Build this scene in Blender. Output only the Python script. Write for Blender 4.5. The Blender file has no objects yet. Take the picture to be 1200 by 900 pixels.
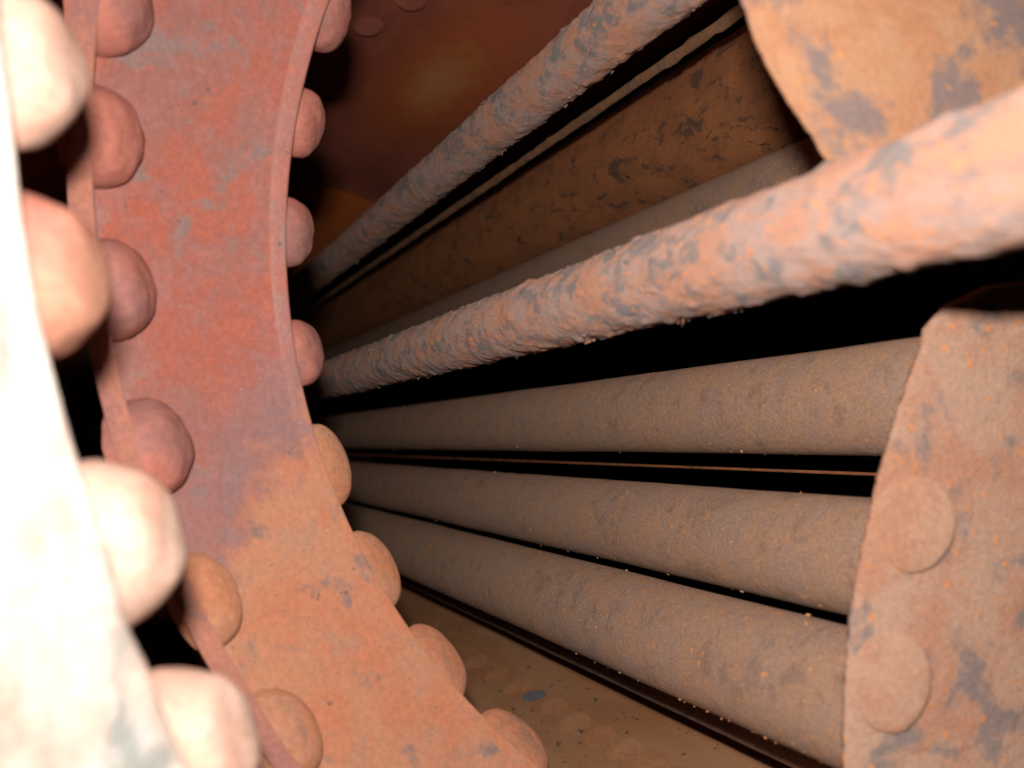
import bpy, bmesh, math, random
from mathutils import Vector, Matrix, noise
random.seed(7)
R = math.radians
scene = bpy.context.scene
COL = scene.collection

# ------------------------------------------------------------------ camera
# world +Y runs along the boiler tubes, Z is up, the lens sits at the origin
F_PX, CX, CY = 1153.0, 600.0, 450.0
PSI, THETA = math.atan(0.4068), R(3.57)
FWD = Vector((math.sin(PSI) * math.cos(THETA), math.cos(PSI) * math.cos(THETA), math.sin(THETA)))
RGT = Vector((math.cos(PSI), -math.sin(PSI), 0))
UPV = RGT.cross(FWD)
cam_d = bpy.data.cameras.new('camera')
cam = bpy.data.objects.new('camera', cam_d)
COL.objects.link(cam)
cam_d.sensor_width = 36.0
cam_d.lens = 36.0 * F_PX / 1200.0
cam_d.clip_start = 0.005
cam_d.clip_end = 50.0
cam.matrix_world = Matrix((RGT, UPV, -FWD)).transposed().to_4x4()
cam_d.dof.use_dof = True
cam_d.dof.focus_distance = 0.64
cam_d.dof.aperture_fstop = 7.5
scene.camera = cam

# ------------------------------------------------------------------ world + flash
w = bpy.data.worlds.new('World')
scene.world = w
w.use_nodes = True
w.node_tree.nodes['Background'].inputs[0].default_value = (1.0, 0.95, 0.9, 1)
w.node_tree.nodes['Background'].inputs[1].default_value = 0.003
fl = bpy.data.lights.new('camera_flash', 'AREA')
fl.shape = 'RECTANGLE'
fl.size, fl.size_y = 0.022, 0.012
fl.energy = 4.0
fl.color = (1.0, 0.955, 0.90)
flash = bpy.data.objects.new('camera_flash', fl)
COL.objects.link(flash)
flash.matrix_world = Matrix.Translation(RGT * -0.008 + UPV * 0.048) @ cam.matrix_world
scene.view_settings.view_transform = 'Standard'
scene.view_settings.look = 'None'
scene.view_settings.exposure = 0.0
scene.view_settings.gamma = 1.0
scene.view_settings.use_curve_mapping = False
scene.cycles.max_bounces = 5
scene.cycles.diffuse_bounces = 3


# ------------------------------------------------------------------ helpers
def ray(u, v):
    return FWD + RGT * ((u - CX) / F_PX) + UPV * ((CY - v) / F_PX)


def at_depth(u, v, t):
    return ray(u, v) * t


def at_y(u, v, y):
    d = ray(u, v)
    return d * (y / d.y)


def ang(u, v):
    d = ray(u, v)
    return math.atan2(d.z, d.x)


def lin(c):
    return tuple(((x / 255) / 12.92 if x / 255 <= 0.04045 else (((x / 255) + 0.055) / 1.055) ** 2.4) for x in c)


def tag(o, label=None, cat=None, group=None, kind=None):
    if label: o['label'] = label
    if cat: o['category'] = cat
    if group: o['group'] = group
    if kind: o['kind'] = kind
    return o


def empty(name, loc):
    o = bpy.data.objects.new(name, None)
    o.empty_display_size = 0.02
    o.location = loc
    COL.objects.link(o)
    return o


def mesh_obj(name, verts, faces, mat, parent=None, origin=None, smooth=True):
    """verts are world positions"""
    org = Vector(origin) if origin is not None else (parent.location.copy() if parent else Vector((0, 0, 0)))
    me = bpy.data.meshes.new(name)
    me.from_pydata([tuple(Vector(v) - org) for v in verts], [], faces)
    me.materials.append(mat)
    if smooth:
        me.polygons.foreach_set('use_smooth', [True] * len(me.polygons))
    me.update()
    o = bpy.data.objects.new(name, me)
    COL.objects.link(o)
    if parent:
        o.parent = parent
        o.location = org - parent.location
    else:
        o.location = org
    return o


def place(name, me, loc, axis, parent, spin=0.0, scale=(1, 1, 1)):
    """link one object of mesh me, its local Z along axis, at world loc"""
    o = bpy.data.objects.new(name, me)
    COL.objects.link(o)
    o.parent = parent
    q = Vector(axis).to_track_quat('Z', 'Y')
    m = q.to_matrix().to_4x4() @ Matrix.Rotation(spin, 4, 'Z') @ Matrix.Diagonal((*scale, 1))
    m.translation = Vector(loc) - parent.location
    o.matrix_local = m
    return o


# ------------------------------------------------------------------ materials
class NT:
    def __init__(self, name):
        self.m = bpy.data.materials.new(name)
        self.m.use_nodes = True
        self.t = self.m.node_tree
        self.b = self.t.nodes['Principled BSDF']

    def n(self, typ, **kw):
        nd = self.t.nodes.new(typ)
        for k, v in kw.items():
            if hasattr(nd, k): setattr(nd, k, v)
        return nd

    def l(self, a, b):
        self.t.links.new(a, b)

    def noise(self, vec, wv, scale, detail=5, rough=0.6, dist=0.0):
        nd = self.n('ShaderNodeTexNoise')
        nd.noise_dimensions = '4D'
        nd.inputs['Scale'].default_value = scale
        nd.inputs['Detail'].default_value = detail
        nd.inputs['Roughness'].default_value = rough
        nd.inputs['Distortion'].default_value = dist
        self.l(vec, nd.inputs['Vector'])
        self.l(wv, nd.inputs['W'])
        return nd.outputs['Fac']

    def ramp(self, fac, a, b, inv=False):
        nd = self.n('ShaderNodeMapRange')
        nd.inputs[1].default_value = a
        nd.inputs[2].default_value = b
        nd.inputs[3].default_value = 1.0 if inv else 0.0
        nd.inputs[4].default_value = 0.0 if inv else 1.0
        nd.interpolation_type = 'SMOOTHSTEP'
        self.l(fac, nd.inputs[0])
        return nd.outputs[0]

    def mix(self, fac, a, b, blend='MIX'):
        nd = self.n('ShaderNodeMix')
        nd.data_type = 'RGBA'
        nd.blend_type = blend
        for sock, v in ((nd.inputs[0], fac), (nd.inputs[6], a), (nd.inputs[7], b)):
            if isinstance(v, (int, float)):
                sock.default_value = v
            elif isinstance(v, tuple):
                sock.default_value = (*v[:3], 1)
            else:
                self.l(v, sock)
        return nd.outputs[2]

    def math(self, op, a, b=None):
        nd = self.n('ShaderNodeMath')
        nd.operation = op
        for i, v in enumerate((a, b)):
            if v is None: continue
            if isinstance(v, (int, float)):
                nd.inputs[i].default_value = v
            else:
                self.l(v, nd.inputs[i])
        return nd.outputs[0]

    def coords(self, stretch=(1, 1, 1)):
        tc = self.n('ShaderNodeTexCoord')
        mp = self.n('ShaderNodeMapping')
        mp.inputs['Scale'].default_value = stretch
        self.l(tc.outputs['Object'], mp.inputs['Vector'])
        oi = self.n('ShaderNodeObjectInfo')
        wv = self.math('MULTIPLY', oi.outputs['Random'], 37.0)
        return tc.outputs['Object'], mp.outputs['Vector'], wv

    def bump(self, h, strength, dist, prev=None):
        nd = self.n('ShaderNodeBump')
        nd.inputs['Strength'].default_value = strength
        nd.inputs['Distance'].default_value = dist
        self.l(h, nd.inputs['Height'])
        if prev is not None: self.l(prev, nd.inputs['Normal'])
        return nd.outputs['Normal']

    def done(self, col, nrm, rough=0.75, spec=0.15, drough=0.8):
        self.l(col, self.b.inputs['Base Color'])
        self.l(nrm, self.b.inputs['Normal'])
        self.b.inputs['Diffuse Roughness'].default_value = drough
        self.b.inputs['Roughness'].default_value = rough
        self.b.inputs['Specular IOR Level'].default_value = spec
        return self.m


def rust(name, base, alt, patch, fleck, s=1.0, patch_lo=0.60, patch_hi=0.68, patch_amt=0.8, fleck_at=0.70,
         alt_amt=0.9, bump=0.5, bump_d=0.0015, rough=0.75, spec=0.10, stretch=(1, 1, 1), pits=0.0, pit_col=(0.02, 0.016, 0.014), pscale=32, drough=0.8, grain=0.3, pdist=0.35):
    t = NT(name)
    raw, vec, wv = t.coords(stretch)
    n1 = t.noise(vec, wv, 22 * s, 6, 0.62, 0.6)
    n2 = t.noise(vec, wv, pscale * s, 7, 0.66, pdist)
    n3 = t.noise(raw, wv, 420 * s, 4, 0.6)
    n4 = t.noise(vec, wv, 130 * s, 5, 0.6, 0.3)
    c = t.mix(t.math('MULTIPLY', t.ramp(n1, 0.42, 0.60), alt_amt), base, alt)
    c = t.mix(t.math('MULTIPLY', t.ramp(n2, patch_lo, patch_hi), patch_amt), c, patch)
    c = t.mix(t.math('MULTIPLY', t.ramp(n4, fleck_at, fleck_at + 0.06), 0.8), c, fleck)
    if pits > 0:
        n5 = t.noise(vec, wv, 75 * s, 4, 0.7, 1.2)
        c = t.mix(t.math('MULTIPLY', t.ramp(n5, 0.62, 0.67), pits), c, pit_col)
    g = t.ramp(n3, 0.30, 0.72)
    c = t.mix(grain, c, t.mix(g, (0.45, 0.42, 0.40), (1.35, 1.32, 1.28)), 'MULTIPLY')
    nr = t.bump(n4, bump, bump_d)
    nr = t.bump(n3, bump * 0.7, bump_d * 0.35, nr)
    nr = t.bump(n2, bump * 0.6, bump_d * 1.5, nr)
    return t.done(c, nr, rough, spec, drough)


RED = (0.42, 0.152, 0.112)
MAUVE = (0.29, 0.135, 0.12)
TAN = (0.40, 0.185, 0.095)
ORANGE = (0.46, 0.14, 0.05)
GREY = (0.17, 0.145, 0.14)
M_rivet = rust('rust_red_rivet', RED, MAUVE, GREY, ORANGE, s=1.0, patch_amt=0.35, bump=0.45, drough=0.1, grain=0.25)
M_rivet_tan = rust('rust_tan_rivet', (0.45, 0.21, 0.125), (0.46, 0.185, 0.10), GREY, ORANGE, s=1.0, patch_amt=0.45, patch_lo=0.55, bump=0.6, drough=0.4, grain=0.3)
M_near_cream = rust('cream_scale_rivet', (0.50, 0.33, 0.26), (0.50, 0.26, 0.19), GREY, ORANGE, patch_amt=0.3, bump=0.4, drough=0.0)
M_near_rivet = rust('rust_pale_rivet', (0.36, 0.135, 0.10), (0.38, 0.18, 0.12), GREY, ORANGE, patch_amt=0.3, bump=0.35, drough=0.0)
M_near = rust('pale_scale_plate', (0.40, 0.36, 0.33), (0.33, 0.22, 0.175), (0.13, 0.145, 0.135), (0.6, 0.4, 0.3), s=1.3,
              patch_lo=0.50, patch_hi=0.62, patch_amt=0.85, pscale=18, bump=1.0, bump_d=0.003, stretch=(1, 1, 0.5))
M_rod = rust('flaked_rust_rod', (0.255, 0.172, 0.148), (0.31, 0.15, 0.098), (0.125, 0.115, 0.115), (0.44, 0.175, 0.075), s=2.6,
             patch_lo=0.49, patch_hi=0.60, patch_amt=0.85, fleck_at=0.575, bump=0.7, bump_d=0.002, rough=0.85, stretch=(1, 0.6, 1))
M_tube = rust('brown_scaled_tube', (0.335, 0.198, 0.132), (0.30, 0.195, 0.152), (0.20, 0.13, 0.10), (0.62, 0.25, 0.08), s=2.2,
              patch_lo=0.51, patch_hi=0.66, patch_amt=0.6, fleck_at=0.615, bump=0.7, bump_d=0.0011, rough=0.9, spec=0.03, stretch=(1, 1, 1), drough=0.35, grain=0.5)
M_flue = rust('dark_rust_flue', (0.31, 0.118, 0.05), (0.24, 0.094, 0.044), (0.055, 0.045, 0.042), (0.36, 0.125, 0.04), s=1.5,
              patch_lo=0.54, patch_hi=0.62, patch_amt=0.7, bump=0.8, pits=0.9, stretch=(1, 0.6, 1), pscale=44, spec=0.05, drough=0.5, pdist=0.8)
M_sheet = rust('tan_rust_sheet', (0.345, 0.18, 0.104), (0.33, 0.15, 0.08), (0.15, 0.115, 0.115), (0.50, 0.18, 0.05), s=1.2,
               patch_lo=0.50, patch_hi=0.585, patch_amt=0.85, fleck_at=0.64, bump=0.8, pscale=17, grain=0.2)
M_sheet_pink = rust('pink_rust_sheet', (0.385, 0.235, 0.168), (0.37, 0.18, 0.115), (0.18, 0.145, 0.14), (0.62, 0.21, 0.05), s=1.3,
                    patch_lo=0.505, patch_hi=0.62, patch_amt=0.85, fleck_at=0.60, bump=1.0, bump_d=0.0025, pscale=26)
M_sheet_rivet = rust('pink_rust_rivet', (0.385, 0.225, 0.155), (0.37, 0.185, 0.115), (0.22, 0.18, 0.16), (0.5, 0.2, 0.07), s=1.2,
                     patch_lo=0.62, patch_hi=0.72, patch_amt=0.5, bump=0.7)
M_thin = rust('brown_thin_rod', (0.19, 0.095, 0.05), (0.15, 0.07, 0.036), (0.07, 0.06, 0.05), (0.4, 0.2, 0.1), s=2.0, patch_lo=0.5, patch_hi=0.6, patch_amt=0.6)
M_debris = rust('brown_rust_debris', (0.40, 0.2, 0.1), (0.30, 0.14, 0.07), (0.08, 0.07, 0.065), (0.5, 0.25, 0.1), s=1.2, patch_lo=0.5, patch_hi=0.54, bump=0.3)
M_crumb = rust('bright_rust_crumb', (0.60, 0.26, 0.09), (0.55, 0.33, 0.2), GREY, (0.7, 0.4, 0.15), s=3, bump=0.3)


def band_material(name='red_oxide_band', pale=0.0):
    """red oxide paint above, worn back to tan rust below a ragged diagonal border"""
    t = NT(name)
    raw, vec, wv = t.coords()
    sep = t.n('ShaderNodeSeparateXYZ')
    t.l(raw, sep.inputs[0])
    n1 = t.noise(raw, wv, 26, 6, 0.62, 0.7)
    n2 = t.noise(raw, wv, 40, 7, 0.68, 0.4)
    n3 = t.noise(raw, wv, 420, 4, 0.6)
    n4 = t.noise(raw, wv, 120, 5, 0.6, 0.3)
    n5 = t.noise(raw, wv, 46, 6, 0.62, 0.3)
    red = t.mix(t.ramp(n1, 0.40, 0.56), (0.365, 0.108, 0.072), (0.30, 0.122, 0.10))
    n6 = t.noise(raw, wv, 75, 6, 0.68, 0.5)
    red = t.mix(t.math('MULTIPLY', t.ramp(n6, 0.48, 0.64), 0.6), red, (0.34, 0.16, 0.14))
    red = t.mix(t.math('MULTIPLY', t.ramp(n6, 0.36, 0.46, inv=True), 0.5), red, (0.46, 0.135, 0.075))
    red = t.mix(t.math('MULTIPLY', t.ramp(n2, 0.54, 0.63), 0.75), red, (0.23, 0.165, 0.155))
    red = t.mix(t.math('MULTIPLY', t.ramp(n4, 0.66, 0.72), 0.5), red, (0.48, 0.13, 0.06))
    red = t.mix(pale, red, (0.56, 0.28, 0.24))
    tan = t.mix(t.ramp(n1, 0.40, 0.60), (0.45, 0.205, 0.12), (0.47, 0.175, 0.095))
    tan = t.mix(t.math('MULTIPLY', t.ramp(n6, 0.52, 0.62), 0.5), tan, (0.36, 0.20, 0.135))
    tan = t.mix(t.math('MULTIPLY', t.ramp(n5, 0.56, 0.66), 0.75), tan, (0.19, 0.145, 0.135))
    tan = t.mix(t.math('MULTIPLY', t.ramp(n4, 0.68, 0.74), 0.7), tan, (0.50, 0.20, 0.10))
    # border height in the band's own frame: z falls with x, shaken by noise
    h = t.math('ADD', sep.outputs[2], t.math('MULTIPLY', sep.outputs[0], BAND_SLOPE))
    h = t.math('ADD', h, t.math('MULTIPLY', t.math('SUBTRACT', n2, 0.5), 0.17))
    low = t.ramp(h, BAND_H - 0.026, BAND_H + 0.026, inv=True)
    c = t.mix(low, red, tan)
    n7 = t.noise(raw, wv, 210, 3, 0.6, 0.2)
    c = t.mix(t.math('MULTIPLY', t.ramp(n7, 0.66, 0.70), 0.7), c, (0.10, 0.075, 0.07))
    c = t.mix(t.math('MULTIPLY', t.ramp(n7, 0.30, 0.27), 0.6), c, (0.55, 0.36, 0.30))
    mau = t.ramp(h, BAND_H + 0.015, BAND_H + 0.085, inv=True)
    c = t.mix(t.math('MULTIPLY', t.math('SUBTRACT', mau, low), 0.7), c, (0.26, 0.15, 0.15))
    g = t.ramp(n3, 0.3, 0.72)
    c = t.mix(0.25, c, t.mix(g, (0.5, 0.48, 0.46), (1.3, 1.28, 1.25)), 'MULTIPLY')
    nr = t.bump(n4, 0.35, 0.0012)
    nr = t.bump(n3, 0.25, 0.0005, nr)
    nr = t.bump(n2, 0.3, 0.002, nr)
    return t.done(c, nr, 0.62, 0.3)


def shell_material(name, hi, lo, streak=None, marks=False):
    t = NT(name)
    raw, vec, wv = t.coords((1, 0.35, 1))
    n1 = t.noise(vec, wv, 14, 6, 0.6, 0.8)
    n2 = t.noise(raw, wv, 50, 6, 0.65, 0.8)
    n3 = t.noise(raw, wv, 300, 4, 0.6)
    c = t.mix(t.ramp(n1, 0.4, 0.62), hi, lo)
    c = t.mix(t.math('MULTIPLY', t.ramp(n2, 0.64, 0.69), 0.7), c, (0.04, 0.035, 0.035))
    if marks:
        tc, v2, _ = t.coords((40, 160, 160))
        n6 = t.noise(v2, wv, 1.0, 3, 0.6, 0.5)
        c = t.mix(t.math('MULTIPLY', t.ramp(n6, 0.66, 0.70), 0.85), c, (0.03, 0.025, 0.022))
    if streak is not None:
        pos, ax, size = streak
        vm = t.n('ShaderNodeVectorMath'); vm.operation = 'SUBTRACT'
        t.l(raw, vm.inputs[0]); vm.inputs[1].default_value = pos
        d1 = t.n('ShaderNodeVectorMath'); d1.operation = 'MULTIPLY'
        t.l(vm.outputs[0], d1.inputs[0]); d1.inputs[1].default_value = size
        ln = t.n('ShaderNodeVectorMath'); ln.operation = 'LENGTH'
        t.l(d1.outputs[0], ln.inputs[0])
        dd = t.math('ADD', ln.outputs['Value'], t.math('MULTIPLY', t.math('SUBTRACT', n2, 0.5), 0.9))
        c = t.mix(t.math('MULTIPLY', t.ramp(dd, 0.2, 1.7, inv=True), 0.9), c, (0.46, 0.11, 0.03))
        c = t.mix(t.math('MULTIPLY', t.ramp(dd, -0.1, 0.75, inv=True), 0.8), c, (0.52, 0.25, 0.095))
    nr = t.bump(n2, 0.4, 0.002)
    nr = t.bump(n3, 0.3, 0.0006, nr)
    return t.done(c, nr, 0.6, 0.3)


# ------------------------------------------------------------------ boiler shell (the setting)
SC, SR = Vector((0.30, 0.06)), 0.40
FC, FR = Vector((0.28, 0.06)), 0.292        # the riveted bottom sheet, nearer the tubes


def shell_hit(u, v, C=None, rad=None):
    SC = C if C is not None else Vector((0.30, 0.06))
    rad = rad or SR
    d = ray(u, v)
    a = d.x * d.x + d.z * d.z
    b = -2 * (d.x * SC.x + d.z * SC.y)
    c = SC.x ** 2 + SC.y ** 2 - rad * rad
    t = (-b + math.sqrt(b * b - 4 * a * c)) / (2 * a)
    return d * t


def shell_normal(p, C=None):
    C = C if C is not None else SC
    n = Vector((C.x - p.x, 0, C.y - p.z))
    return n.normalized()


def arc_sheet(y0, y1, r0, r1, a0, a1, na, ny, thick):
    """thick curved sheet; a in radians round the shell centre"""
    vs, fs = [], []
    for k in range(2):
        for j in range(ny + 1):
            y = y0 + (y1 - y0) * j / ny
            for i in range(na + 1):
                a = a0 + (a1 - a0) * i / na
                r = r0 + (r1 - r0) * j / ny + (thick if k else 0)
                r += 0.0025 * noise.noise(Vector((math.cos(a) * 6, y * 5, math.sin(a) * 6))) if not k else 0
                vs.append((SC.x + r * math.cos(a), y, SC.y + r * math.sin(a)))
    row, lay = na + 1, (na + 1) * (ny + 1)
    for j in range(ny):
        for i in range(na):
            q = j * row + i
            fs.append((q, q + 1, q + row + 1, q + row))
            fs.append((lay + q, lay + q + row, lay + q + row + 1, lay + q + 1))
    for j in range(ny):
        for i in (0, na):
            q = j * row + i
            fs.append((q, q + row, lay + q + row, lay + q))
    for i in range(na):
        for j in (0, ny):
            q = j * row + i
            fs.append((q, lay + q, lay + q + 1, q + 1))
    return vs, fs


lap_y = shell_hit(400, 222).y
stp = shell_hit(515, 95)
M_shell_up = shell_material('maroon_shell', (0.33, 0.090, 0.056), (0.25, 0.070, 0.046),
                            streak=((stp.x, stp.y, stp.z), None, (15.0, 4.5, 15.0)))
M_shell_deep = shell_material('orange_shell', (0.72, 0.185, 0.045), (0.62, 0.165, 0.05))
M_shell_low = shell_material('brown_shell_floor', (0.37, 0.185, 0.095), (0.32, 0.14, 0.065), marks=True)
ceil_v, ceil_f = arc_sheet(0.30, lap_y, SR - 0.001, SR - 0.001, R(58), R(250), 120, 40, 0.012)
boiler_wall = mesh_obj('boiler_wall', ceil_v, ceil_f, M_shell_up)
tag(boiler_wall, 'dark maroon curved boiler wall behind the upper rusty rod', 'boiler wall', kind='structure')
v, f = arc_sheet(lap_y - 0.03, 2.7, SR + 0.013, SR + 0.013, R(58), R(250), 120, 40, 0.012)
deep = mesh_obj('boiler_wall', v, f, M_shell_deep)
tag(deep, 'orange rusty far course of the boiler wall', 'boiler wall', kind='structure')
keep = (SC, SR)
SC, SR = FC, FR
v, f = arc_sheet(0.40, 2.69, SR, SR, R(222), R(304), 80, 60, 0.010)
SC, SR = keep
floor = mesh_obj('boiler_floor', v, f, M_shell_low)
tag(floor, 'brown curved boiler bottom with a row of flat rivets', 'boiler floor', kind='structure')
M_gap_shade = shell_material('gap_shade_wall', (0.035, 0.02, 0.014), (0.05, 0.026, 0.017))  # near-black colour stands for the shade in the gaps between rods and tubes
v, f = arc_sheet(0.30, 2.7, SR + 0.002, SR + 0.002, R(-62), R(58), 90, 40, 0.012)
shade_wall = mesh_obj('boiler_wall', v, f, M_gap_shade)
tag(shade_wall, 'side of the boiler wall coloured near black as shade in the gaps behind the tubes', 'boiler wall', kind='structure')
# far end plate closing the barrel
n = 64
v = [(SC.x + 0.43 * math.cos(2 * math.pi * i / n), 2.7 + 0.015 * k, SC.y + 0.43 * math.sin(2 * math.pi * i / n)) for k in range(2) for i in range(n)]
f = [tuple(range(n)), tuple(range(2 * n - 1, n - 1, -1))] + [(i, (i + 1) % n, n + (i + 1) % n, n + i) for i in range(n)]
endp = mesh_obj('end_plate', v, f, M_shell_low, smooth=False)
tag(endp, 'dark far end plate closing the boiler', 'end plate', kind='structure')


# ------------------------------------------------------------------ rivet heads
def rivet_mesh(name, rad, hgt, mat, seed, squash=2.2, rough=0.04, na=40, nr=14, pan=False):
    """pan-rounded rivet head, base at z=0 with a short buried shank"""
    vs, fs = [(0, 0, hgt)], []
    prof = []
    for i in range(1, nr + 1):
        a = (i / nr) * math.pi / 2
        x = math.sin(a) ** (2 / squash)
        z = math.cos(a) ** (2 / squash)
        prof.append((rad * x, hgt * z))
    if pan:
        prof = [(rad * a, hgt * b) for a, b in ((0.22, 1.0), (0.45, 0.985), (0.56, 0.95), (0.64, 0.89), (0.71, 0.80), (0.82, 0.63), (0.91, 0.47),
                                                (0.965, 0.36), (0.995, 0.24), (1.0, 0.12), (0.99, 0.0))]
    prof.append((rad * 0.985, -hgt * 0.12))
    for (x, z) in prof:
        for k in range(na):
            a = 2 * math.pi * k / na
            vs.append((x * math.cos(a), x * math.sin(a), z))
    for k in range(na):
        fs.append((0, 1 + k, 1 + (k + 1) % na))
    for j in range(len(prof) - 1):
        for k in range(na):
            a, b = 1 + j * na + k, 1 + j * na + (k + 1) % na
            fs.append((a, a + na, b + na, b))
    out = []
    for p in vs:
        p = Vector(p)
        q = p / rad
        d = noise.noise(q * 1.3 + Vector((seed * 7.1, 0, 0))) + 0.5 * noise.noise(q * 3.1 + Vector((0, seed * 3.3, 0)))
        out.append(tuple(p * (1 + rough * d)))
    me = bpy.data.meshes.new(name)
    me.from_pydata(out, [], fs)
    me.materials.append(mat)
    me.polygons.foreach_set('use_smooth', [True] * len(me.polygons))
    return me


RIV = [rivet_mesh('rivet', 0.0178, 0.0118, M_rivet, i, squash=2.7, rough=0.07) for i in range(4)]
RIVT = [rivet_mesh('rivet', 0.0185, 0.0125, M_rivet_tan, i + 5, squash=2.4) for i in range(4)]
RIVN = [rivet_mesh('rivet', 0.0235, 0.0215, (M_near_cream, M_near_rivet)[i % 2], i + 9, pan=True, rough=0.06) for i in range(4)]
RIVF = [rivet_mesh('rivet', 0.0190, 0.0075, M_sheet_rivet, i + 15, squash=2.6, rough=0.08) for i in range(3)]
RIVS = rivet_mesh('rivet', 0.0175, 0.0125, rust('maroon_rivet', (0.38, 0.12, 0.08), (0.30, 0.09, 0.06), GREY, ORANGE), 22)
RIVL = rivet_mesh('rivet', 0.0145, 0.0085, rust('floor_rivet', (0.40, 0.19, 0.098), (0.36, 0.155, 0.073), GREY, ORANGE, patch_amt=0.3), 23)

# rivets of the shell: ring seam above, row along the bottom
for (u, vv) in ((430, 27), (482, -4), (536, -34), (380, 62)):
    p = shell_hit(u, vv)
    place('rivet', RIVS, p, shell_normal(p), boiler_wall, random.random() * 6)
bp = [shell_hit(u, vv, FC, FR) for (u, vv) in ((560, 776), (584, 791), (607, 806), (648, 830), (675, 846), (703, 863), (731, 880), (762, 897), (796, 916))]
blue = rivet_mesh('rivet', 0.0135, 0.004, rust('bare_grey_rivet', (0.15, 0.15, 0.15), (0.10, 0.10, 0.10), GREY, ORANGE), 24)
a0 = sum(math.atan2(p.z - FC.y, p.x - FC.x) for p in bp) / len(bp)
for p in bp:
    p = Vector((FC.x + FR * math.cos(a0), p.y, FC.y + FR * math.sin(a0)))
    place('rivet', RIVL, p + Vector((random.uniform(-.002, .002), random.uniform(-.002, .002), 0)), shell_normal(p, FC), floor, random.random() * 6, (random.uniform(.85, 1.1), random.uniform(.85, 1.1), random.uniform(.7, 1.15)))
p = shell_hit(625, 817, FC, FR)
p = Vector((FC.x + FR * math.cos(a0), p.y, FC.y + FR * math.sin(a0)))
o = place('rivet', blue, p, shell_normal(p, FC), floor, 1.0, (0.8, 0.75, 1.0))
o['label'] = 'bare grey rivet head without rust'


# ------------------------------------------------------------------ tubes and rods
def tube_geo(x, z, r, y0, y1, na, ny, amp, sc, seed, pinch=0.0, wall=0.0035, flakes=False):
    vs, fs = [], []
    off = Vector((seed * 13.7, seed * 3.1, seed * 5.9))
    for j in range(ny + 1):
        y = y0 + (y1 - y0) * j / ny
        for i in range(na):
            a = 2 * math.pi * i / na
            d = Vector((math.cos(a), 0, math.sin(a)))
            p = Vector((d.x * r, y, d.z * r))
            h = noise.fractal(p * sc + off, 1.0, 2.0, 4)
            dr = amp * h
            if flakes:
                k = noise.noise(p * sc * 2.3 + off)
                if k > 0.25: dr += amp * 1.6 * (k - 0.25) * 2
                dr += amp * 0.8 * noise.noise(Vector((p.x * 14, p.y * 9, p.z * 14)) + off)
            vs.append((x + d.x * (r + dr), y, z + d.z * (r + dr)))
    for j in range(ny):
        for i in range(na):
            a, b = j * na + i, j * na + (i + 1) % na
            fs.append((a, a + na, b + na, b))
    # hollow ends: short inner wall
    for (j, yy) in ((0, y0 + 0.03), (ny, y1 - 0.03)):
        base = len(vs)
        for dep in (0, 1):
            for i in range(na):
                a = 2 * math.pi * i / na
                rr = r - wall - 0.001
                vs.append((x + rr * math.cos(a), yy if dep else (y0 if j == 0 else y1), z + rr * math.sin(a)))
        for i in range(na):
            i2 = (i + 1) % na
            fs.append((j * na + i, base + i, base + i2, j * na + i2))
            fs.append((base + i, base + na + i, base + na + i2, base + i2))
        fs.append(tuple(base + na + i for i in range(na)))
    return vs, fs


def from_edges(top, bot, r):
    """centre of a tube of radius r whose two outlines pass the given points"""
    a1 = sum(ang(*p) for p in top) / len(top)
    a2 = sum(ang(*p) for p in bot) / len(bot)
    D = r / math.sin(abs(a1 - a2) / 2)
    a = (a1 + a2) / 2
    return D * math.cos(a), D * math.sin(a), D


SHEET_Y = 0.300
SHEET_T = 0.005
G_T = 'smooth brown boiler tubes side by side'
TUBES = []


def tube(name, x, z, r, y0, y1, mat, label, cat, group=None, amp=0.0005, sc=9, na=72, ny=160, seed=1, flakes=False, wall=0.003):
    vs, fs = tube_geo(x, z, r, y0, y1, na, ny, amp, sc, seed, flakes=flakes, wall=min(wall, r * 0.4))
    o = mesh_obj(name, vs, fs, mat, origin=(x, y0, z))
    tag(o, label, cat, group)
    TUBES.append((x, z, r))
    return o


YE = SHEET_Y + SHEET_T - 0.002
x, z, D = from_edges([(700, 448), (1060, 391)], [(700, 529), (1020, 538)], 0.0285)
T4 = (x, z, 0.028)
tube('boiler_tube', x, z, 0.028, YE, 2.69, M_tube, 'smooth brown tube just below the black gap under the thick rod', 'boiler tube', G_T, seed=2)
x, z, D = from_edges([(700, 556), (1000, 587)], [(700, 654), (990, 723)], 0.0285)
T5 = (x, z, 0.028)
tube('boiler_tube', x, z, 0.028, YE, 2.69, M_tube, 'smooth brown tube in the middle of the three, below two thin black lines', 'boiler tube', G_T, seed=3)
x, z, D = from_edges([(700, 662), (985, 729)], [(600, 738), (720, 785), (975, 890)], 0.030)
T6 = (x, z, 0.030)
tube('boiler_tube', x, z, 0.030, YE, 2.69, M_tube, 'lowest and widest smooth brown tube, running above the riveted boiler bottom', 'boiler tube', G_T, seed=4)
print('T4..6', T4, T5, T6)
# tubes glimpsed behind
a = ang(820, 548)
tube('thin_pipe', 0.40 * math.cos(a), 0.40 * math.sin(a), 0.0009, YE, 2.69, M_flue,
     'hair thin brown pipe in the black gap between the upper two smooth tubes', 'pipe', amp=0.0002, na=16, wall=0.0006, seed=5, ny=40)
a1 = ang(720, 801)
Dd = 0.388
a = a1 + math.asin(0.012 / Dd)
tube('thin_pipe', Dd * math.cos(a), Dd * math.sin(a), 0.012, YE, 2.69, M_tube,
     'thin pipe seen as a brown line under the lowest smooth tube', 'pipe', seed=6)
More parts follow.
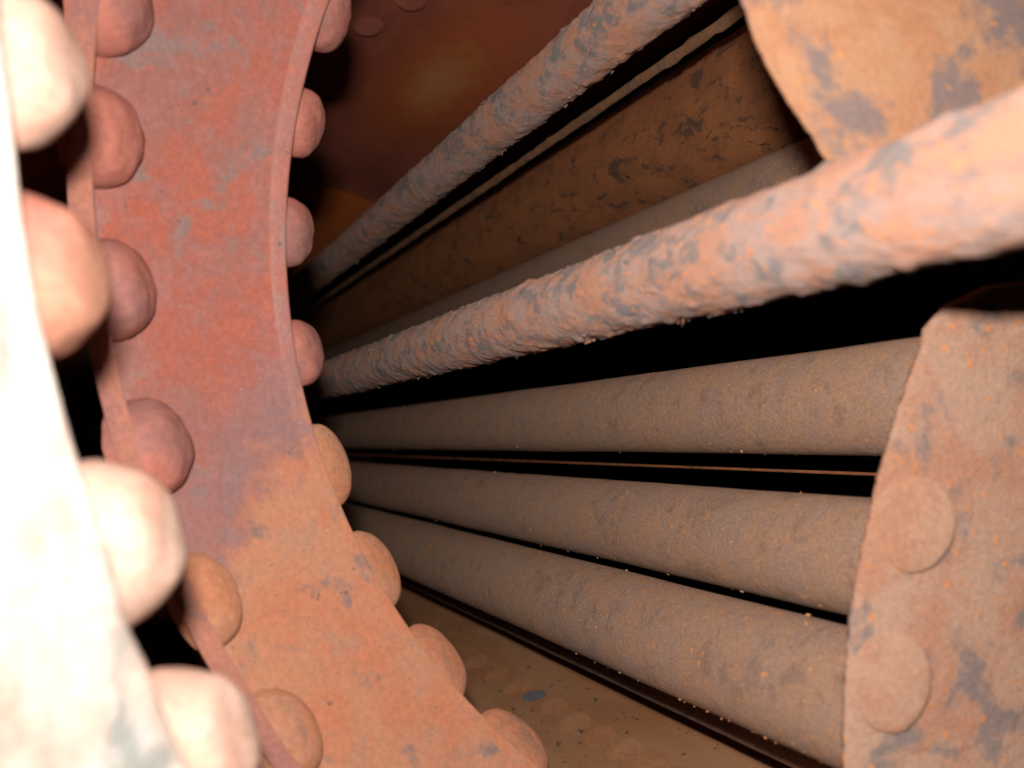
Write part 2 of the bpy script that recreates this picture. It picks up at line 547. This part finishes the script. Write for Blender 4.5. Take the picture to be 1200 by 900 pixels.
# strip above the thick rod
a1 = ang(840, 208)
Dd = 0.48
a = a1 - math.asin(0.028 / Dd)
tube('boiler_tube', Dd * math.cos(a), Dd * math.sin(a), 0.028, YE, 2.69, M_tube,
     'tube showing only its pale upper strip above the thick rusty rod', 'boiler tube', seed=7)
# big flue
a1, a2 = ang(697, 146), ang(840, 230)
rr = 0.058
Dd = rr / math.sin(abs(a1 - a2) / 2)
a = (a1 + a2) / 2
print('flue', Dd)
FLUE = (Dd * math.cos(a), Dd * math.sin(a), rr)
tube('large_flue', FLUE[0], FLUE[1], rr, YE + 0.02, 2.69, M_flue, 'wide dark rusty flue with black pits between the two rusty rods', 'flue',
     amp=0.0007, sc=30, na=96, seed=8)
# sliver between upper rod and flue
a1 = ang(760, 79)
Dd = 0.44
a = a1 - math.asin(0.0040 / Dd)
tube('stay_rod', Dd * math.cos(a), Dd * math.sin(a), 0.0036, YE + 0.02, 2.69, M_thin, 'very thin rusty rod close beneath the upper rusty rod', 'rod',
     'rusty stay rods', amp=0.0007, sc=55, na=24, ny=300, seed=9, flakes=True)
# thick rod and upper rod
x, z, D = from_edges([(507, 378), (627, 327), (752, 277), (900, 217), (1190, 107)], [(527, 447), (620, 415), (710, 393), (883, 353), (1100, 298), (1190, 279)], 0.0192)
MAIN = (x, z, 0.0192)
print('main', x, z, D)
tube('stay_rod', x, z, 0.0192, 0.03, 2.69, M_rod, 'thick rusty rod in front, crossing the right half, flaking orange and grey', 'rod',
     'rusty stay rods', amp=0.0009, sc=80, na=96, ny=900, seed=10, flakes=True)
x, z, D = from_edges([(462, 220), (537, 148), (607, 82), (652, 43), (697, 0)], [(452, 282), (557, 201), (652, 129), (762, 52)], 0.018)
UPPER = (x, z, 0.018)
print('upper', x, z, D)
tube('stay_rod', x, z, 0.018, 0.20, 2.69, M_rod, 'upper rusty rod slanting to the top edge in front of the maroon wall', 'rod',
     'rusty stay rods', amp=0.0009, sc=80, na=96, ny=900, seed=11, flakes=True)


# ------------------------------------------------------------------ plates on the right
def densify(pts, step, jit, seed):
    out = []
    n = len(pts)
    for i in range(n):
        a, b = Vector(pts[i]), Vector(pts[(i + 1) % n])
        m = max(1, int((b - a).length / step))
        for k in range(m):
            p = a.lerp(b, k / m)
            nn = Vector((-(b - a).y, (b - a).x)).normalized()
            out.append(p + nn * jit * noise.fractal(Vector((p.x * 0.06, p.y * 0.06, seed)), 1.0, 2.0, 3))
    return out


def plate(px, y, thick, mat, name, parent, seed, jit=1.6, bev=4.0):
    """thick plate in the plane across the tubes, outline given in photograph points"""
    out = densify(px, 5.0, jit, seed)
    n = len(out)
    area = sum(out[i].x * out[(i + 1) % n].y - out[(i + 1) % n].x * out[i].y for i in range(n))
    if area < 0: out.reverse()
    inn = []
    for i in range(n):
        t = (out[(i + 2) % n] - out[i - 2]).normalized()
        inn.append(out[i] + Vector((-t.y, t.x)) * bev)
    vs = [at_y(p.x, p.y, y) for p in inn]
    e = [at_y(p.x, p.y, y) for p in out]
    vs += [p + Vector((0, 0.0012, 0)) for p in e]
    vs += [p + Vector((0, thick, 0)) for p in e]
    fs = [tuple(range(n))]
    for k in (0, 1):
        fs += [(k * n + i, (k + 1) * n + i, (k + 1) * n + (i + 1) % n, k * n + (i + 1) % n) for i in range(n)]
    fs.append(tuple(range(3 * n - 1, 2 * n - 1, -1)))
    o = mesh_obj(name, vs, fs, mat, parent, smooth=False)
    for poly in o.data.polygons:
        if len(poly.vertices) == 4: poly.use_smooth = True
    return o


lp = empty('tube_plate', at_y(1120, 640, SHEET_Y))
tag(lp, 'pinkish rusty plate with big flat rivets at lower right, where the smooth tubes end', 'plate')
low_px = [(1200, 330), (1150, 338), (1108, 358), (1090, 372), (1079, 388), (1074, 412), (1058, 455), (1040, 510), (1026, 560), (1012, 620), (1000, 680),
          (991, 740), (986, 800), (984, 860), (985, 960), (1000, 1080), (1500, 1080), (1500, 310)]
low_px = [(u + 13, v - 4) if u < 1190 else (u, v) for u, v in low_px]
plate(low_px, SHEET_Y, SHEET_T, M_sheet_pink, 'sheet', lp, 3.0)
NY = Vector((0, -1, 0))
for i, (u, vv) in enumerate(((1070, 614), (1042, 798), (1045, 985))):
    place('rivet', RIVF[i % 3], at_y(u, vv, SHEET_Y) + Vector((0, 0.0006, 0)), NY, lp, i * 1.7)
up = empty('upper_plate', at_y(1020, 80, SHEET_Y - 0.03))
tag(up, 'tan rusty plate at upper right with grey bare patches, behind the thick rod', 'plate')
up_px = [(838, -80), (868, 0), (884, 48), (905, 92), (930, 132), (950, 160), (968, 190), (990, 235), (1040, 300), (1500, 250), (1500, -80)]
up_px = [(u + 9, v - 3) if u < 1190 else (u, v) for u, v in up_px]
plate(up_px, SHEET_Y - 0.035, 0.004, M_sheet, 'sheet', up, 8.0)

# ------------------------------------------------------------------ riveted ring on the left
NEAR, FAR = (1361.0, 150.0, 1271.0), (1130.0, 280.0, 795.0)


def circ(wv):
    return tuple(NEAR[k] + (FAR[k] - NEAR[k]) * wv for k in range(3))


def ring_pt(wv, dep, phi):
    cx, cy, rad = circ(wv)
    return at_depth(cx + rad * math.cos(phi), cy + rad * math.sin(phi), dep)


def phi_at(c, v):
    return math.pi - math.asin((v - c[1]) / c[2])


P0, P1 = math.pi - R(62), math.pi + R(48)
ring = empty('riveted_ring', ring_pt(0.5, 0.455, math.pi - R(10)))
tag(ring, 'curved red and tan riveted ring band at left, rivet heads along both edges', 'riveted ring')
pb1, pb2 = ring_pt(0.35, 0.455, phi_at(circ(0.35), 625)) - ring.location, ring_pt(0.95, 0.485, phi_at(circ(0.95), 500)) - ring.location
BAND_SLOPE = -(pb2.z - pb1.z) / (pb2.x - pb1.x)
BAND_H = pb1.z + BAND_SLOPE * pb1.x
M_band = band_material()
M_rim = band_material('worn_red_rim', 0.22)
M_lip = rust('mauve_lip', (0.32, 0.14, 0.115), (0.40, 0.165, 0.11), GREY, ORANGE, patch_amt=0.4, bump=0.4)


def sweep(prof, name, mat, parent, phis, steps, amp=0.0006, closed=True, ptf=ring_pt, seed=0.0):
    vs, fs = [], []
    m = len(prof)
    for i in range(steps + 1):
        ph = phis[0] + (phis[1] - phis[0]) * i / steps
        for (wv, dep) in prof:
            p = ptf(wv, dep, ph)
            k = noise.fractal(p * 28 + Vector((seed, 0, 0)), 1.0, 2.0, 3)
            vs.append(p * (1 + amp * k / 0.45))
    for i in range(steps):
        for j in range(m if closed else m - 1):
            a, b = i * m + j, i * m + (j + 1) % m
            fs.append((a, b, b + m, a + m))
    if closed:
        fs.append(tuple(range(m - 1, -1, -1)))
        fs.append(tuple(range(steps * m, steps * m + m)))
    return mesh_obj(name, vs, fs, mat, parent)


band_prof = [(0.055, 0.4235)] + [(0.055 + 0.885 * k / 14, 0.4235 + (0.482 - 0.4235) * k / 14 - 0.004 * math.sin(math.pi * k / 14) * -1) for k in range(1, 15)]
band_prof += [(0.90, 0.502), (0.5, 0.476), (0.03, 0.438)]
sweep(band_prof, 'band', M_band, ring, (P0, P1), 260)
rim_prof = [(0.912, 0.4860), (0.918, 0.4830), (0.924, 0.4817), (0.936, 0.4816), (0.99, 0.4862), (1.0, 0.4885), (1.002, 0.4930), (0.995, 0.4980), (0.93, 0.5000)]
def rim_pt(wv, dep, phi):
    k = min(1.0, max(0.0, (560 - (circ(1.0)[1] + circ(1.0)[2] * math.sin(phi))) / 150))
    if 0.92 < wv < 0.995 and dep < 0.489: dep -= 0.0085 * k
    return ring_pt(wv, dep, phi)


sweep(rim_prof, 'rim', M_rim, ring, (P0, P1), 260, amp=0.0012, ptf=rim_pt, seed=4)
fl_prof = [(0.998, 0.4985), (0.955, 0.56), (0.93, 0.56), (0.955, 0.5005)]
sweep(fl_prof, 'flange', M_band, ring, (P0, P1), 120)
lip_prof = [(0.066, 0.421), (0.074, 0.411), (0.068, 0.4045), (0.045, 0.402), (0.0, 0.3985), (-0.045, 0.394), (-0.056, 0.397), (-0.054, 0.404), (0.01, 0.411), (0.040, 0.436)]
sweep(lip_prof, 'lip', M_lip, ring, (P0, P1), 220, amp=0.0012, seed=9)


def radial_in(c, phi, dep):
    return (at_depth(c[0], c[1], dep) - at_depth(c[0] + c[2] * math.cos(phi), c[1] + c[2] * math.sin(phi), dep)).normalized()


for i, vv in enumerate((-230, -105, 22, 146, 276, 416, 546, 668, 776, 872, 955)):
    c = circ(1.0)
    ph = phi_at(c, vv)
    dep = 0.5125
    me = (RIVT if vv > 480 else RIV)[i % 4]
    p = ring_pt(0.985, dep, ph)
    ax = radial_in(c, ph, dep) - FWD * 0.12
    place('rivet', me, p, ax, ring, i * 1.3, (1.22, 1.22, 0.95) if vv > 480 else (1.02, 1.02, 1.25))
for i, vv in enumerate((-160, 8, 165, 345, 528, 705, 862)):
    c = circ(0.075)
    ph = phi_at(c, vv)
    p = ring_pt(0.046, 0.4255, ph)
    ax = radial_in(c, ph, 0.42) - FWD * 0.05
    me = (RIVT if vv > 600 else RIV)[i % 4]
    place('rivet', me, p, ax, ring, i * 2.1, (1.26, 1.26, 1.9) if vv < 600 else (1.2, 1.2, 1.35))

# ------------------------------------------------------------------ near plate edge, blown out by the flash
def circle3(a, b, c):
    ax, ay, bx, by, cx, cy = *a, *b, *c
    d = 2 * (ax * (by - cy) + bx * (cy - ay) + cx * (ay - by))
    ux = ((ax * ax + ay * ay) * (by - cy) + (bx * bx + by * by) * (cy - ay) + (cx * cx + cy * cy) * (ay - by)) / d
    uy = ((ax * ax + ay * ay) * (cx - bx) + (bx * bx + by * by) * (ax - cx) + (cx * cx + cy * cy) * (bx - ax)) / d
    return ux, uy, math.hypot(ax - ux, ay - uy)


NC = circle3((4, 165), (53, 430), (207, 900))
print('near circle', NC)
near = empty('near_plate', at_depth(40, 450, 0.20))
tag(near, 'pale blown out plate edge nearest the camera at far left, with large rivets behind it', 'plate')


def near_pt(e, dep, phi):
    # e: pixels outward from the edge circle
    k = max(0.0, 1 - abs(e) / 60)
    rad = NC[2] + e + (16 * noise.noise(Vector((phi * 9, 0.3, 1.7))) + 11 * noise.fractal(Vector((phi * 31, 4.3, 1.7)), 0.9, 2.1, 5) * max(0.0, 0.4 + noise.noise(Vector((phi * 13, 8.3, 2.7))))) * k
    return at_depth(NC[0] + rad * math.cos(phi), NC[1] + rad * math.sin(phi), dep)


np_prof = [(-8, 0.236), (-4, 0.229), (6, 0.226), (24, 0.2245), (40, 0.222), (60, 0.2225), (80, 0.221), (110, 0.217), (140, 0.216), (220, 0.212), (330, 0.207), (330, 0.219), (140, 0.229), (20, 0.243), (0, 0.242)]
n0, n1 = phi_at(NC, 1150) if abs(1150 - NC[1]) < NC[2] else math.pi - R(70), phi_at(NC, -260)
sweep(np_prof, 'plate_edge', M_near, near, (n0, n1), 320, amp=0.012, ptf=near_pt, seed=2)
for i, vv in enumerate((-150, 78, 326, 640, 885)):
    dep = 0.268
    ph = phi_at(NC, vv)
    p = near_pt(8, dep, ph)
    c = (NC[0], NC[1], NC[2])
    ax = radial_in(c, ph, dep) - FWD * 0.10
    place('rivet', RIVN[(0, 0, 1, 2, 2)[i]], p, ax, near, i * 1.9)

# ------------------------------------------------------------------ rust crumbs on tubes
def add_bit(vs, fs, p, s):
    b = len(vs)
    base = [(1, 0, 0), (0, 1, 0), (-1, 0, 0), (0, -1, 0), (0, 0, 1), (0, 0, -1)]
    sx = Vector((random.uniform(.6, 1.7), random.uniform(.6, 1.7), random.uniform(.35, 1.0)))
    rot = Matrix.Rotation(random.random() * 6, 3, 'Z') @ Matrix.Rotation(random.random() * 6, 3, 'X')
    for q in base:
        d = Vector(q) + 0.45 * Vector((random.uniform(-1, 1), random.uniform(-1, 1), random.uniform(-1, 1)))
        vs.append(p + rot @ Vector((d.x * sx.x, d.y * sx.y, d.z * sx.z)) * s)
    for t in ((0, 1, 4), (1, 2, 4), (2, 3, 4), (3, 0, 4), (1, 0, 5), (2, 1, 5), (3, 2, 5), (0, 3, 5)):
        fs.append(tuple(b + i for i in t))


def edge_point(x, z, r, ymax):
    """a point on the side of a tube that faces the lens, more often near its lower or upper outline"""
    y = 0.32 + (random.random() ** 1.7) * ymax
    aa = math.atan2(-z, -x) + R(random.choice([random.uniform(-95, 95), random.uniform(-90, 92), random.uniform(74, 90)]))
    return Vector((x + r * math.cos(aa), y, z + r * math.sin(aa)))


vs, fs = [], []
for (x, z, r), nn in ((T4, 70), (T5, 60), (T6, 100)):
    for _ in range(nn):
        add_bit(vs, fs, edge_point(x, z, r, 1.0), 0.00025 + 0.0010 * random.random() ** 2.5)
cr = mesh_obj('rust_crumbs', vs, fs, M_crumb, smooth=False)
tag(cr, 'bright orange rust crumbs clinging to the three smooth tubes', 'rust crumbs', kind='stuff')
vs, fs = [], []
for (x, z, r), nn in ((MAIN, 230), (UPPER, 230)):
    cl = None
    for _ in range(nn):
        if cl is None or random.random() < 0.35: cl = edge_point(x, z, r, 1.1)
        p = cl + Vector((random.gauss(0, .0005), random.gauss(0, .004), random.gauss(0, .0005)))
        add_bit(vs, fs, p, 0.0004 + 0.0014 * random.random() ** 2.5)
fl_o = mesh_obj('rust_flakes', vs, fs, M_rod, smooth=False)
tag(fl_o, 'ragged rust flakes standing up along the two thick rusty rods', 'rust flakes', kind='stuff')
vs, fs = [], []
for _ in range(1600):
    a = R(random.uniform(248, 302))
    p = Vector((FC.x + (FR - 0.0004) * math.cos(a), random.uniform(0.45, 1.3), FC.y + (FR - 0.0004) * math.sin(a)))
    add_bit(vs, fs, p, 0.0004 + 0.0026 * random.random() ** 4)
db = mesh_obj('rust_debris', vs, fs, M_debris, smooth=False)
tag(db, 'loose rust debris strewn over the brown boiler bottom', 'rust debris', kind='stuff')
